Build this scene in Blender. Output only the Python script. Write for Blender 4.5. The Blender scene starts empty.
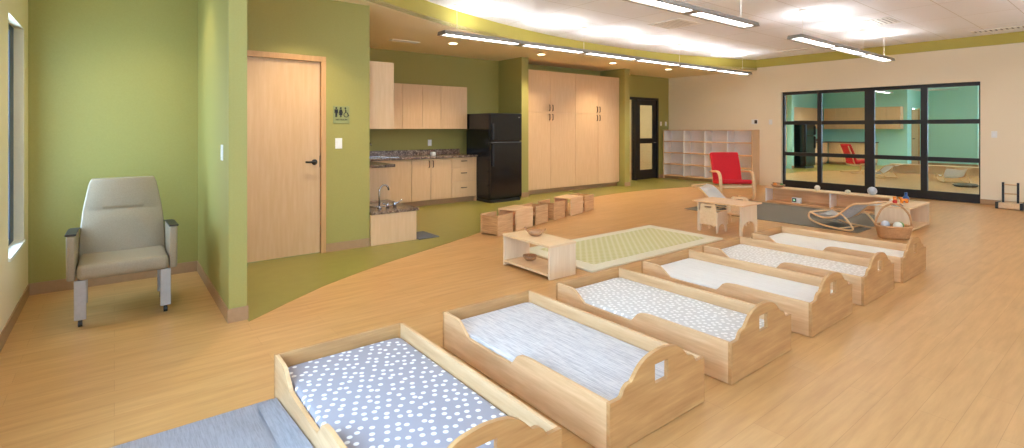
import bpy, bmesh, math, random
from mathutils import Vector, Matrix, Euler
random.seed(4)
PI = math.pi
C = bpy.context.scene.collection
MX = 12.78            # middle of the wall shared with the next classroom, which is laid out as this one's mirror twin
HL, HH = 2.87, 3.13   # low and high ceiling

# ------------------------------------------------------------------ materials
def lin(c):
    return tuple(((v/255)/12.92 if v/255 <= .04045 else ((v/255+.055)/1.055)**2.4) for v in c) + (1.0,)
def newmat(name):
    m = bpy.data.materials.new(name); m.use_nodes = True
    nt = m.node_tree; b = nt.nodes['Principled BSDF']
    return m, nt, b
def coords(nt, scale=(1,1,1), rot=(0,0,0)):
    tc = nt.nodes.new('ShaderNodeTexCoord'); mp = nt.nodes.new('ShaderNodeMapping')
    mp.inputs['Scale'].default_value = scale; mp.inputs['Rotation'].default_value = rot
    nt.links.new(tc.outputs['Object'], mp.inputs['Vector']); return mp.outputs['Vector']
def ramp(nt, fac, stops):
    r = nt.nodes.new('ShaderNodeValToRGB'); e = r.color_ramp.elements
    while len(e) < len(stops): e.new(.5)
    for i, (p, c) in enumerate(stops): e[i].position = p; e[i].color = lin(c) if len(c) == 3 else c
    nt.links.new(fac, r.inputs['Fac']); return r.outputs['Color']
def noise(nt, vec, scale, detail=4, rough=.55):
    n = nt.nodes.new('ShaderNodeTexNoise'); n.inputs['Scale'].default_value = scale
    n.inputs['Detail'].default_value = detail; n.inputs['Roughness'].default_value = rough
    nt.links.new(vec, n.inputs['Vector']); return n.outputs['Fac']
def bump(nt, b, fac, strength, dist=.01):
    n = nt.nodes.new('ShaderNodeBump'); n.inputs['Strength'].default_value = strength; n.inputs['Distance'].default_value = dist
    nt.links.new(fac, n.inputs['Height']); nt.links.new(n.outputs['Normal'], b.inputs['Normal'])
def plain(name, c, rough=.5, metal=0, var=6, scale=30, bmp=0):
    m, nt, b = newmat(name)
    f = noise(nt, coords(nt), scale)
    c1 = tuple(max(0, v-var) for v in c); c2 = tuple(min(255, v+var) for v in c)
    nt.links.new(ramp(nt, f, [(.3, c1), (.7, c2)]), b.inputs['Base Color'])
    b.inputs['Roughness'].default_value = rough; b.inputs['Metallic'].default_value = metal
    if bmp: bump(nt, b, f, bmp)
    return m
def wood(name, c1, c2, axis='x', rough=.45, s=1.0):
    m, nt, b = newmat(name)
    st = {'x': (1.2, 14, 14), 'y': (14, 1.2, 14), 'z': (14, 14, 1.2)}[axis]
    f = noise(nt, coords(nt, tuple(v*s for v in st)), 2.2, 6, .6)
    nt.links.new(ramp(nt, f, [(.3, c1), (.52, tuple((a+d)//2 for a, d in zip(c1, c2))), (.72, c2)]), b.inputs['Base Color'])
    b.inputs['Roughness'].default_value = rough
    return m
def emit(name, c, s):
    m, nt, b = newmat(name)
    b.inputs['Base Color'].default_value = lin((230,230,225)); b.inputs['Emission Color'].default_value = lin(c)
    b.inputs['Emission Strength'].default_value = s
    return m
def clear(name, tint=(245,250,248)):
    m, nt, b = newmat(name); nt.nodes.remove(b)
    tr = nt.nodes.new('ShaderNodeBsdfTransparent'); tr.inputs['Color'].default_value = lin(tint)
    gl = nt.nodes.new('ShaderNodeBsdfGlossy'); gl.inputs['Roughness'].default_value = .02
    lw = nt.nodes.new('ShaderNodeLayerWeight'); lw.inputs['Blend'].default_value = .5      # thin pane: Schlick reflectance, the same from both faces
    pw = nt.nodes.new('ShaderNodeMath'); pw.operation = 'POWER'; pw.inputs[1].default_value = 5; nt.links.new(lw.outputs['Facing'], pw.inputs[0])
    fr = nt.nodes.new('ShaderNodeMath'); fr.operation = 'MULTIPLY_ADD'; fr.inputs[1].default_value = .95; fr.inputs[2].default_value = .04; nt.links.new(pw.outputs[0], fr.inputs[0])
    mx = nt.nodes.new('ShaderNodeMixShader')
    nt.links.new(fr.outputs[0], mx.inputs['Fac']); nt.links.new(tr.outputs[0], mx.inputs[1]); nt.links.new(gl.outputs[0], mx.inputs[2])
    nt.links.new(mx.outputs[0], nt.nodes['Material Output'].inputs['Surface']); return m

M = {}
M['green'] = plain('olive_paint', (162,153,82), .6, var=2, scale=80)
M['green_band_lit'] = plain('olive_paint_lit_band', (184,170,78), .6, var=2, scale=80)  # brighter, yellower olive: lamp glow on the fascia is put into this colour
M['mint'] = plain('mint_paint', (174,232,222), .6, var=2, scale=80)
M['beige'] = plain('cream_paint', (242,226,194), .6, var=2, scale=80)
M['tan_ceiling'] = plain('tan_ceiling_paint', (252,236,198), .7, var=2, scale=80)
M['white_wall'] = plain('white_paint', (235,232,225), .6, var=2)
M['base'] = plain('tan_rubber_base', (172,136,98), .5, var=3)
M['maple'] = wood('maple_laminate', (216,178,134), (226,190,148), 'z', .4)
M['maple_x'] = wood('maple_board', (222,178,130), (240,202,156), 'x', .42)
M['maple_y'] = wood('maple_board_lengthwise', (222,178,130), (240,202,156), 'y', .42)
M['bedx'] = wood('bed_wood_shaded_end', (172,124,76), (204,160,106), 'x', .42)  # shade on the bed ends is painted in: same wood, darker
M['bedy'] = wood('bed_wood_lit_side', (206,162,116), (232,196,150), 'y', .42)  # daylight on the bed sides is painted in: same wood, paler
M['pale'] = wood('pale_birch', (226,200,164), (238,216,184), 'z', .42)
M['pale_x'] = wood('pale_birch_board', (226,192,146), (240,210,168), 'x', .42)
M['oak'] = wood('brown_ash', (190,144,98), (224,182,132), 'x', .45, 1.5)
M['oak_y'] = wood('brown_ash_panel', (172,124,78), (220,174,122), 'y', .45, 1.5)
M['birch_rail'] = wood('bent_birch', (222,180,130), (236,200,152), 'y', .4)
M['door'] = wood('maple_door', (208,170,126), (218,184,142), 'z', .38)
M['doorframe'] = wood('maple_door_frame', (196,150,98), (210,164,112), 'z', .4)
M['black'] = plain('black_metal', (24,22,22), .4, var=3)
M['blackgloss'] = plain('black_fridge_enamel', (12,12,14), .16, var=2)
M['dark'] = plain('dark_plastic', (38,36,36), .45, var=4)
M['navy'] = plain('navy_frame', (24,52,78), .4, var=3)
M['steel'] = plain('brushed_steel', (190,190,192), .25, metal=1, var=8, scale=60)
M['grey_metal'] = plain('grey_leg_metal', (176,172,170), .4, metal=.3, var=4)
M['alu'] = plain('aluminium_housing', (150,146,138), .4, metal=.4, var=3)
M['white_plastic'] = plain('white_plastic', (240,238,232), .4, var=2)
M['white_melamine'] = plain('white_melamine', (244,242,238), .4, var=3)
M['handle'] = plain('bronze_pull', (84,58,36), .35, metal=.6, var=6)
M['vinyl'] = plain('grey_beige_vinyl', (160,144,120), .5, var=5, scale=120, bmp=.05)
M['red'] = plain('red_cotton', (196,8,26), .8, var=10, scale=90, bmp=.1)
M['sling'] = plain('white_sling_fabric', (240,238,234), .8, var=8, scale=60)
M['sling_shaded'] = plain('shaded_sling_fabric', (206,208,212), .8, var=12, scale=40)  # white sling with its shaded underside put into the colour as grey
M['darkrug'] = plain('dark_grey_carpet', (112,106,92), .95, var=22, scale=160, bmp=.6)
M['toemat'] = plain('dark_rubber_mat', (92,92,96), .8, var=8, scale=90)
M['wicker'] = wood('tan_wicker', (176,124,78), (222,172,118), 'x', .6, 5)
M['orange'] = plain('orange_toy_paint', (236,140,40), .5); M['blue'] = plain('blue_toy_paint', (30,80,140), .4)
M['redtoy'] = plain('red_toy_paint', (200,40,40), .5); M['greytoy'] = plain('grey_white_ball', (198,200,206), .5, var=18, scale=12)
M['cream_toy'] = plain('cream_toy_paint', (232,226,206), .5, var=6); M['brown'] = wood('brown_bowl_wood', (150,104,68), (200,150,104), 'x', .45, 4)
M['leafgreen'] = plain('green_toy_paint', (96,140,70), .5); M['screen'] = emit('green_digits', (70,200,150), 1.2)
M['glass'] = clear('clear_glass')
M['lens'] = emit('lamp_lens', (252,249,246), 9.0)
M['uplens'] = emit('lamp_uplight_lens', (250,250,252), 38)
M['can'] = emit('downlight_lamp', (255,226,180), 6)
M['vent_back'] = plain('grey_vent_duct', (150,146,140), .8)
M['pict'] = plain('black_pictogram', (14,14,12), .5, var=2)
M['signplate'] = plain('olive_grey_plate', (146,148,92), .35, var=3)

def floor_mat():
    m, nt, b = newmat('maple_vinyl_planks')
    v = coords(nt)
    br = nt.nodes.new('ShaderNodeTexBrick'); nt.links.new(v, br.inputs['Vector'])
    br.inputs['Scale'].default_value = 1; br.inputs['Brick Width'].default_value = 1.2; br.inputs['Row Height'].default_value = .15
    br.inputs['Mortar Size'].default_value = .0012; br.inputs['Color1'].default_value = lin((206,158,100)); br.inputs['Color2'].default_value = lin((211,165,108))
    br.inputs['Mortar'].default_value = lin((190,142,86)); br.offset = .37
    g = noise(nt, coords(nt, (1.1, 11, 1)), 2.0, 6, .6)
    mix = nt.nodes.new('ShaderNodeMix'); mix.data_type = 'RGBA'; mix.blend_type = 'MULTIPLY'; mix.inputs['Factor'].default_value = 1
    nt.links.new(br.outputs['Color'], mix.inputs['A'])
    nt.links.new(ramp(nt, g, [(.3, (232,226,218)), (.7, (255,255,255))]), mix.inputs['B'])
    nt.links.new(mix.outputs['Result'], b.inputs['Base Color']); b.inputs['Roughness'].default_value = .36
    return m
M['floor'] = floor_mat()
M['greenfloor'] = plain('olive_vinyl_sheet', (138,130,58), .34, var=3, scale=8)

def tile_mat():
    m, nt, b = newmat('white_ceiling_tiles')
    br = nt.nodes.new('ShaderNodeTexBrick'); nt.links.new(coords(nt), br.inputs['Vector'])
    br.offset = 0; br.inputs['Scale'].default_value = 1; br.inputs['Brick Width'].default_value = 1.28; br.inputs['Row Height'].default_value = .64
    br.inputs['Mortar Size'].default_value = .006; br.inputs['Color1'].default_value = lin((246,248,252)); br.inputs['Color2'].default_value = lin((243,245,249))
    br.inputs['Mortar'].default_value = lin((214,212,208))
    nt.links.new(br.outputs['Color'], b.inputs['Base Color']); b.inputs['Roughness'].default_value = .8; return m
M['tiles'] = tile_mat()

def granite():
    m, nt, b = newmat('brown_granite')
    v = nt.nodes.new('ShaderNodeTexVoronoi'); v.inputs['Scale'].default_value = 90; nt.links.new(coords(nt), v.inputs['Vector'])
    n = noise(nt, coords(nt), 26, 5, .7)
    mix = nt.nodes.new('ShaderNodeMath'); mix.operation = 'MULTIPLY_ADD'; mix.inputs[1].default_value = .35
    sep = nt.nodes.new('ShaderNodeSeparateColor'); nt.links.new(v.outputs['Color'], sep.inputs[0])
    nt.links.new(sep.outputs[0], mix.inputs[0]); nt.links.new(n, mix.inputs[2])
    nt.links.new(ramp(nt, mix.outputs[0], [(.35, (46,34,30)), (.66, (104,82,68)), (.95, (184,160,138))]), b.inputs['Base Color'])
    b.inputs['Roughness'].default_value = .22; return m
M['granite'] = granite()

def dotted(name, ground, dot, cell, r, jit):
    m, nt, b = newmat(name)
    mp = coords(nt, (1/cell, 1/cell, 0), (0, 0, .5))
    v = nt.nodes.new('ShaderNodeTexVoronoi'); v.voronoi_dimensions = '2D'; v.inputs['Scale'].default_value = 1; v.inputs['Randomness'].default_value = jit
    nt.links.new(mp, v.inputs['Vector'])
    nt.links.new(ramp(nt, v.outputs['Distance'], [(r-.03, dot), (r+.03, ground)]), b.inputs['Base Color'])
    b.inputs['Roughness'].default_value = .85; bump(nt, b, noise(nt, coords(nt), 5), .25, .03); return m
def hatched(name, ground, line, amount=.5):
    m, nt, b = newmat(name)
    f = noise(nt, coords(nt, (60, 3.5, 1)), 2.6, 4, .7)
    g = noise(nt, coords(nt, (3.5, 30, 1)), 2.6, 3, .7)
    ad = nt.nodes.new('ShaderNodeMath'); ad.operation = 'MULTIPLY_ADD'; ad.inputs[1].default_value = .15
    nt.links.new(g, ad.inputs[0]); nt.links.new(f, ad.inputs[2])
    nt.links.new(ramp(nt, ad.outputs[0], [(.42, ground), (.66, line)]), b.inputs['Base Color'])
    b.inputs['Roughness'].default_value = .85; bump(nt, b, noise(nt, coords(nt), 4), .25, .03); return m
M['sheet_blue_dots'] = dotted('blue_grey_sheet_white_dots', (162,158,166), (242,240,240), .05, .23, .55)
M['sheet_lines'] = hatched('grey_sheet_fine_lines', (182,178,180), (222,218,216))
M['sheet_grey_dots'] = dotted('pale_grey_sheet_white_dots', (214,210,204), (246,243,238), .042, .27, .55)
M['sheet_white'] = hatched('white_sheet', (226,222,214), (236,233,226))
M['sheet_cream_dots'] = dotted('cream_sheet_white_dots', (222,216,206), (246,243,236), .042, .27, .55)
M['sheet_cream'] = hatched('cream_sheet', (232,226,212), (240,236,226))
M['mat_fabric'] = hatched('grey_blue_mat_fabric', (178,173,176), (200,196,200))

def rug_mat():
    m, nt, b = newmat('green_lattice_rug')
    v = nt.nodes.new('ShaderNodeTexVoronoi'); v.voronoi_dimensions = '2D'; v.inputs['Scale'].default_value = 1; v.inputs['Randomness'].default_value = 0
    nt.links.new(coords(nt, (1/.065, 1/.065, 0), (0, 0, PI/4)), v.inputs['Vector'])
    nt.links.new(ramp(nt, v.outputs['Distance'], [(.30, (202,196,136)), (.46, (218,212,168))]), b.inputs['Base Color'])
    b.inputs['Roughness'].default_value = .95; bump(nt, b, noise(nt, coords(nt), 160), .5, .01); return m
M['rug'] = rug_mat()
M['rugedge'] = plain('pale_green_rug_border', (228,220,192), .95, var=8, scale=140, bmp=.5)

# ------------------------------------------------------------------ mesh helpers
class MB:
    def __init__(self): self.bm = bmesh.new()
    def box(self, x0, x1, y0, y1, z0, z1):
        vs = [self.bm.verts.new((x, y, z)) for z in (z0, z1) for x, y in ((x0,y0),(x1,y0),(x1,y1),(x0,y1))]
        for f in ((3,2,1,0),(4,5,6,7),(0,1,5,4),(1,2,6,5),(2,3,7,6),(3,0,4,7)): self.bm.faces.new([vs[i] for i in f])
        return self
    def prism(self, poly, a, b, axis='z'):
        """outline in 2D swept from a to b along an axis: axis x -> (y,z), y -> (x,z), z -> (x,y)"""
        def P(u, v, w): return {'x': (w,u,v), 'y': (u,w,v), 'z': (u,v,w)}[axis]
        A = [self.bm.verts.new(P(u, v, a)) for u, v in poly]; B = [self.bm.verts.new(P(u, v, b)) for u, v in poly]
        n = len(poly)
        self.bm.faces.new(A); self.bm.faces.new(B[::-1])
        for i in range(n): self.bm.faces.new((A[i], B[i], B[(i+1)%n], A[(i+1)%n]))
        return self
    def holed(self, outer, hole, a, b, axis):
        """outline with one hole, bridged by a slit so that the face stays a single outline"""
        def P(u, v, w): return {'x': (w,u,v), 'y': (u,w,v), 'z': (u,v,w)}[axis]
        rings = []
        for w in (a, b):
            O = [self.bm.verts.new(P(u, v, w)) for u, v in outer]; I = [self.bm.verts.new(P(u, v, w)) for u, v in hole]
            es = [self.bm.edges.new((L[i], L[(i+1)%len(L)])) for L in (O, I) for i in range(len(L))]
            bmesh.ops.triangle_fill(self.bm, edges=es, use_beauty=True)
            rings.append((O, I))
        for k in (0, 1):
            A, B = rings[0][k], rings[1][k]; n = len(A)
            for i in range(n): self.bm.faces.new((A[i], B[i], B[(i+1)%n], A[(i+1)%n]))
        return self
    def tube(self, pts, r, n=8, closed=False, flat=1.0, up=None):
        pts = [Vector(p) for p in pts]; rings = []; N = len(pts); prev = Vector(up) if up else None
        for i, p in enumerate(pts):
            if closed: t = pts[(i+1)%N]-pts[i-1]
            else: t = (pts[min(i+1, N-1)]-pts[max(i-1, 0)])
            t.normalize()
            if prev is None: prev = Vector((0,0,1)) if abs(t.z) < .9 else Vector((1,0,0))
            s = t.cross(prev)
            if s.length < 1e-4: s = t.cross(Vector((1,0,0)) if abs(t.x) < .9 else Vector((0,1,0)))
            s.normalize(); u = s.cross(t).normalized(); prev = u
            rings.append([self.bm.verts.new(p + (s*math.cos(2*PI*k/n) + u*math.sin(2*PI*k/n)*flat)*r) for k in range(n)])
        rng = range(N) if closed else range(N-1)
        for i in rng:
            A, B = rings[i], rings[(i+1)%N]
            for k in range(n): self.bm.faces.new((A[k], A[(k+1)%n], B[(k+1)%n], B[k]))
        if not closed: self.bm.faces.new(rings[0][::-1]); self.bm.faces.new(rings[-1])
        return self
    def lathe(self, prof, n=20, c=(0,0,0), sx=1, sy=1):
        rings = []
        for r, z in prof:
            rings.append([self.bm.verts.new((c[0]+r*sx*math.cos(2*PI*k/n), c[1]+r*sy*math.sin(2*PI*k/n), c[2]+z)) for k in range(n)])
        for A, B in zip(rings, rings[1:]):
            for k in range(n): self.bm.faces.new((A[k], A[(k+1)%n], B[(k+1)%n], B[k]))
        self.bm.faces.new(rings[0][::-1]); self.bm.faces.new(rings[-1]); return self
    def grid(self, fn, nu, nv, th=0):
        """surface fn(u,v) -> point, u, v in 0..1; thickened downward along -normal by a solidify pass"""
        V = [[self.bm.verts.new(fn(i/nu, j/nv)) for j in range(nv+1)] for i in range(nu+1)]
        fs = [self.bm.faces.new((V[i][j], V[i+1][j], V[i+1][j+1], V[i][j+1])) for i in range(nu) for j in range(nv)]
        if th: bmesh.ops.solidify(self.bm, geom=fs, thickness=th)
        return self
    def build(self, name, mat, parent=None, bevel=0, smooth=False, mirror=False, sub=0, loc=None, rot=None, seg=2):
        bm = self.bm
        if mirror:
            for v in bm.verts: v.co.x = (-v.co.x if (parent or loc) else 2*MX - v.co.x)
        bmesh.ops.recalc_face_normals(bm, faces=bm.faces)
        me = bpy.data.meshes.new(name); bm.to_mesh(me); bm.free()
        for p in me.polygons: p.use_smooth = smooth
        me.materials.append(mat)
        o = bpy.data.objects.new(name, me); C.objects.link(o)
        if parent: o.parent = parent
        if loc: o.location = (2*MX-loc[0], loc[1], loc[2]) if mirror else loc
        if rot is not None: o.rotation_euler = (0, 0, -rot if mirror else rot)
        if bevel:
            b = o.modifiers.new('edge', 'BEVEL'); b.width = bevel; b.segments = seg; b.limit_method = 'ANGLE'; b.angle_limit = math.radians(40)
        if sub:
            s = o.modifiers.new('soft', 'SUBSURF'); s.levels = sub; s.render_levels = sub
        return o
def tag(o, label=None, cat=None, group=None, kind=None):
    if label: o['label'] = label
    if cat: o['category'] = cat
    if group: o['group'] = group
    if kind: o['kind'] = kind
    return o
def thing(name, label, cat, loc=(0,0,0), rotz=0, group=None, mirror=False):
    o = bpy.data.objects.new(name, None); C.objects.link(o); o.empty_display_size = .1
    if mirror: loc = (2*MX-loc[0], loc[1], loc[2]); rotz = -rotz
    o.location = loc; o.rotation_euler = (0, 0, rotz)
    return tag(o, label, cat, group)
def struct(o): o['kind'] = 'structure'; return o
def dup(root, loc, rotz, label, group=None):
    r = root.copy(); C.objects.link(r); r.location = loc; r.rotation_euler = (0,0,rotz); r['label'] = label
    if group: r['group'] = group
    elif 'group' in r: del r['group']
    for ch in list(root.children):
        c = ch.copy(); C.objects.link(c); c.parent = r
        for g in list(ch.children):
            d = g.copy(); C.objects.link(d); d.parent = c
    return r
def B(*a): return MB().box(*a)

# ------------------------------------------------------------------ the room shell (this room, and its mirror twin in mint beyond the glass)
ARC = (8.2, -5.5, 12.6)
def arc_y(x): return ARC[1] + math.sqrt(ARC[2]**2 - (x-ARC[0])**2)
XL, XR, YA, YD, YB, YR = -.57, 12.7, 5.87, 5.83, 8.85, -4.0
T = .15
def shell(mir):
    g = M['mint'] if mir else M['green']
    s = '_next_room' if mir else ''
    side = M['mint'] if mir else M['beige']
    def S(mb, name, mat, **k): return struct(mb.build(name+s, mat, mirror=mir, **k))
    # outside wall with its tall window
    w0, w1, z0, z1 = 4.86, 5.62, .51, 2.2
    m = MB()
    wins = [(-2.6, -.9), (.6, 2.6), (w0, w1)]
    y = YR-T
    for a, b in wins:
        m.box(XL-.2, XL, y, a, 0, HH+.1); m.box(XL-.2, XL, a, b, 0, z0); m.box(XL-.2, XL, a, b, z1, HH+.1); y = b
    m.box(XL-.2, XL, y, YA+.3, 0, HH+.1)
    S(m, 'wall_left', M['beige'])
    for i, (a, b) in enumerate(wins):
        st = .21 if i == 2 else .05
        f = struct(MB().box(XL-.15, XL-.06, a, a+.05, z0, z1).box(XL-.15, XL-.06, b-st, b, z0, z1).box(XL-.15, XL-.06, a+.05, b-st, z0, z0+.05)
            .box(XL-.15, XL-.06, a+.05, b-st, z1-.05, z1).box(XL-.14, XL-.07, a+.05, b-st, 1.25, 1.30).build('window_%d' % (i+2 + (10 if mir else 0)), M['navy'], mirror=mir))
        if i == 2 and not mir:
            B(XL-.06, XL+.012, a, b, z0-.02, z0+.004).build('sill', M['white_plastic'], mirror=mir, parent=f)
    S(B(XL, .65, YA, YA+.15, 0, HL+.3), 'wall_alcove', g)
    S(B(.65, .77, 4.15, YA+.15, 0, HH), 'wall_partition', g)
    # restroom wall with the door opening, running on around the kitchen corner
    m = MB().box(.77, .87, YD, YD+.15, 0, HL+.05).box(1.88, 2.4, YD, YD+.15, 0, HL+.05).box(.87, 1.88, YD, YD+.15, 2.2, HL+.05)
    m.box(2.25, 2.4, YD+.15, YB+.15, 0, HL+.05)
    S(m, 'wall_restroom', g)
    S(MB().box(.77, 2.25, YD+1.2, YD+1.3, 0, HL), 'wall_restroom_inner', M['white_wall'])
    # back wall with the black glazed door
    dx0, dx1, dz = 10.75, 12.2, 2.27
    m = MB().box(2.25, dx0, YB, YB+.15, 0, HL+.05).box(dx1, XR+.08, YB, YB+.15, 0, HL+.05).box(dx0, dx1, YB, YB+.15, dz, HL+.05)
    S(m, 'wall_back', g)
    S(B(6.55, 6.73, 8.06, YB, 0, HL+.02), 'wall_pier_fridge', g)
    S(B(9.78, 9.97, 8.06, YB, 0, HL+.02), 'wall_pier_door', g)
    # ceilings and the curved olive fascia between them
    n = 48; xs = [XL + (XR-XL)*i/n for i in range(n+1)]
    arc = [(x, arc_y(x)) for x in xs]
    S(MB().prism(arc + [(XR+.08, YB+.15), (XL-.2, YB+.15)], HL, HL+.06), 'ceiling_low', M['tan_ceiling'] if not mir else M['white_wall'])
    S(MB().prism([(XL-.2, YR-T), (XR+.08, YR-T)] + [(x, y+.04) for x, y in arc[::-1]], HH, HH+.06), 'ceiling_high', M['tiles'] if not mir else M['white_wall'])
    S(MB().prism(arc + [(x, y+.05) for x, y in arc[::-1]], HL+.002, HH), 'trim_soffit', M['green_band_lit'] if not mir else M['mint'])
    # rear wall, behind the camera, with a row of windows
    rw = [(.6, 2.6), (9.0, 10.2)]
    m = MB(); x = XL
    for a, b in rw:
        m.box(x, a, YR-T, YR, 0, HH+.05).box(a, b, YR-T, YR, 0, 1.0).box(a, b, YR-T, YR, 2.3, HH+.05); x = b
    m.box(x, XR, YR-T, YR, 0, HH+.05)
    S(m, 'wall_rear', M['beige'])
    # floors
    S(B(XL, XR, YR, YB+.1, -.06, 0), 'floor', M['floor'])
    ed = [(.77,4.09),(1.1,4.34),(1.46,4.6),(1.9,4.84),(2.29,5.02),(2.91,5.27),(3.65,5.58),(4.3,5.88),(5,6.2),(5.7,6.52),(6.5,6.86),(7.3,7.12),(8.1,7.28),(8.9,7.34),(9.6,7.3),(10.4,7.18),(11.2,7.02),(12,6.8),(XR,6.5)]
    S(MB().prism(ed + [(XR, YB+.1), (2.3, YB+.1), (2.3, 6.9), (.77, 6.9)], 0, .003), 'floor_kitchen', M['greenfloor'])
    # baseboards
    bb = lambda *a: MB().box(*a)
    h = .1
    S(bb(XL, XL+.008, YR, YA, 0, h), 'baseboard_left', M['base'])
    S(bb(XL+.008, .65, YA-.008, YA, 0, h), 'baseboard_alcove', M['base'])
    S(MB().box(.642, .65, 4.142, YA-.008, 0, h).box(.65, .778, 4.142, 4.15, 0, h).box(.77, .778, 4.15, YD-.05, 0, h), 'baseboard_partition', M['base'])
    S(MB().box(1.89, 2.395, YD-.008, YD, 0, h), 'baseboard_restroom', M['base'])
    S(MB().box(9.775, 9.978, 8.052, 8.06, 0, h).box(9.97, 9.978, 8.06, YB-.008, 0, h).box(9.97, dx0-.01, YB-.008, YB, 0, h).box(dx1+.01, XR, YB-.008, YB, 0, h)
      .box(6.545, 6.74, 8.052, 8.06, 0, h), 'baseboard_back', M['base'])
    return S
S = shell(False); shell(True)
# the shared wall with the big glazed opening (Y 2.13..5.68)
m = MB()
gy0, gy1, gz1 = 2.09, 5.68, 2.29
for x0, x1, mat, nm in ((XR, MX, 'beige', 'wall_right'), (MX, 2*MX-XR, 'mint', 'wall_right_next_room')):
    struct(MB().box(x0, x1, YR-T, gy0, 0, HH+.05).box(x0, x1, gy1, YB+.15, 0, HH+.05).box(x0, x1, gy0, gy1, gz1, HH+.05).build(nm, M[mat]))
struct(B(XR-.03, XR, YR, arc_y(XR)+.03, 2.935, HH).build('trim_right', M['green_band_lit']))
struct(MB().box(XR-.008, XR, YR, gy0, 0, .1).box(XR-.008, XR, gy1, 5.88, 0, .1).build('baseboard_right', M['base']))
struct(B(XR, 2*MX-XR, gy0, gy1, -.06, 0).build('floor_sill', M['floor']))
# glazing: four bays, three rows
fx0, fx1 = 12.78, 12.84
m = MB()
m.box(fx0, fx1, gy0, gy1, gz1-.07, gz1).box(fx0, fx1, gy0, gy1, 0.0, .17)
for a, b in ((gy0, gy0+.03), (2.89, 3.0), (3.79, 3.97), (4.82, 4.91), (gy1-.05, gy1)): m.box(fx0, fx1, a, b, .17, gz1-.07)
for z in (.805, 1.545): m.box(fx0+.004, fx1-.004, gy0+.03, gy1-.05, z-.042, z+.042)
w = struct(m.build('window_1', M['black']))
B(12.808, 12.814, gy0+.02, gy1-.02, .1, gz1-.03).build('pane', M['glass'], parent=w)

# ------------------------------------------------------------------ doors
d = thing('door_1', None, None); d['kind'] = 'structure'
MB().box(.92, 1.825, YD+.02, YD+.06, .012, 2.15).build('leaf', M['door'], d, .002)
MB().box(1.83, 1.885, YD-.012, YD+.12, 0, 2.155).box(.86, .915, YD-.012, YD+.12, 0, 2.155).box(.86, 1.885, YD-.012, YD+.12, 2.155, 2.215).build('frame', M['doorframe'], d, .003)
MB().lathe([(.028,0),(.032,.004),(.032,.008),(.012,.012)], 20).tube([(0,0,.01),(0,0,.05),(-.012,0,.058),(-.05,.004,.058),(-.11,.006,.056)], .011, 10).build('handle', M['black'], d, smooth=True)
hnd = [c for c in d.children if c.name.startswith('handle')][0]; hnd.rotation_euler = (PI/2, 0, 0); hnd.location = (1.765, YD+.02, 1.03)
B(1.822, 1.828, YD+.014, YD+.022, .97, 1.10).build('strike_plate', M['black'], d)

d = thing('door_2', None, None); d['kind'] = 'structure'
yf = YB
MB().box(10.75, 10.82, yf-.02, yf+.12, 0, 2.27).box(12.13, 12.2, yf-.02, yf+.12, 0, 2.27).box(10.82, 12.13, yf-.02, yf+.12, 2.2, 2.27).box(11.17, 11.23, yf-.02, yf+.12, 0, 2.2).build('frame', M['black'], d)
MB().box(11.235, 11.4, yf+.01, yf+.05, .01, 2.195).box(11.98, 12.125, yf+.01, yf+.05, .01, 2.195).box(11.4, 11.98, yf+.01, yf+.05, 2.06, 2.195).box(11.4, 11.98, yf+.01, yf+.05, .01, .27).box(11.4, 11.98, yf+.01, yf+.05, 1.0, 1.14).build('leaf', M['black'], d)
MB().box(11.4, 11.98, yf+.026, yf+.032, .27, 1.0).box(11.4, 11.98, yf+.026, yf+.032, 1.14, 2.06).box(10.82, 11.17, yf+.026, yf+.032, .02, 2.2).build('pane', M['glass'], d)
MB().tube([(12.05, yf+.01, 1.02), (12.05, yf-.04, 1.02), (11.95, yf-.045, 1.02)], .01).build('handle', M['steel'], d, smooth=True)
MB().box(11.215, 11.24, yf-.024, yf-.004, 1.28, 1.38).box(11.215, 11.24, yf-.024, yf-.004, .6, .7).build('hinge', M['dark'], d)
# corridor behind it
struct(B(10.0, 13.4, 10.6, 10.7, 0, 2.9).build('wall_corridor', M['beige']))
struct(B(10.0, 13.4, 9.0, 10.6, -.06, 0).build('floor_corridor', M['floor'])); struct(B(10.0, 13.4, 9.0, 10.7, 2.9, 2.96).build('ceiling_corridor', M['white_wall']))
struct(MB().box(9.9, 10.0, 9.0, 10.7, 0, 2.96).box(13.4, 13.5, 9.0, 10.7, 0, 2.96).build('wall_corridor_end', M['beige']))

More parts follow.
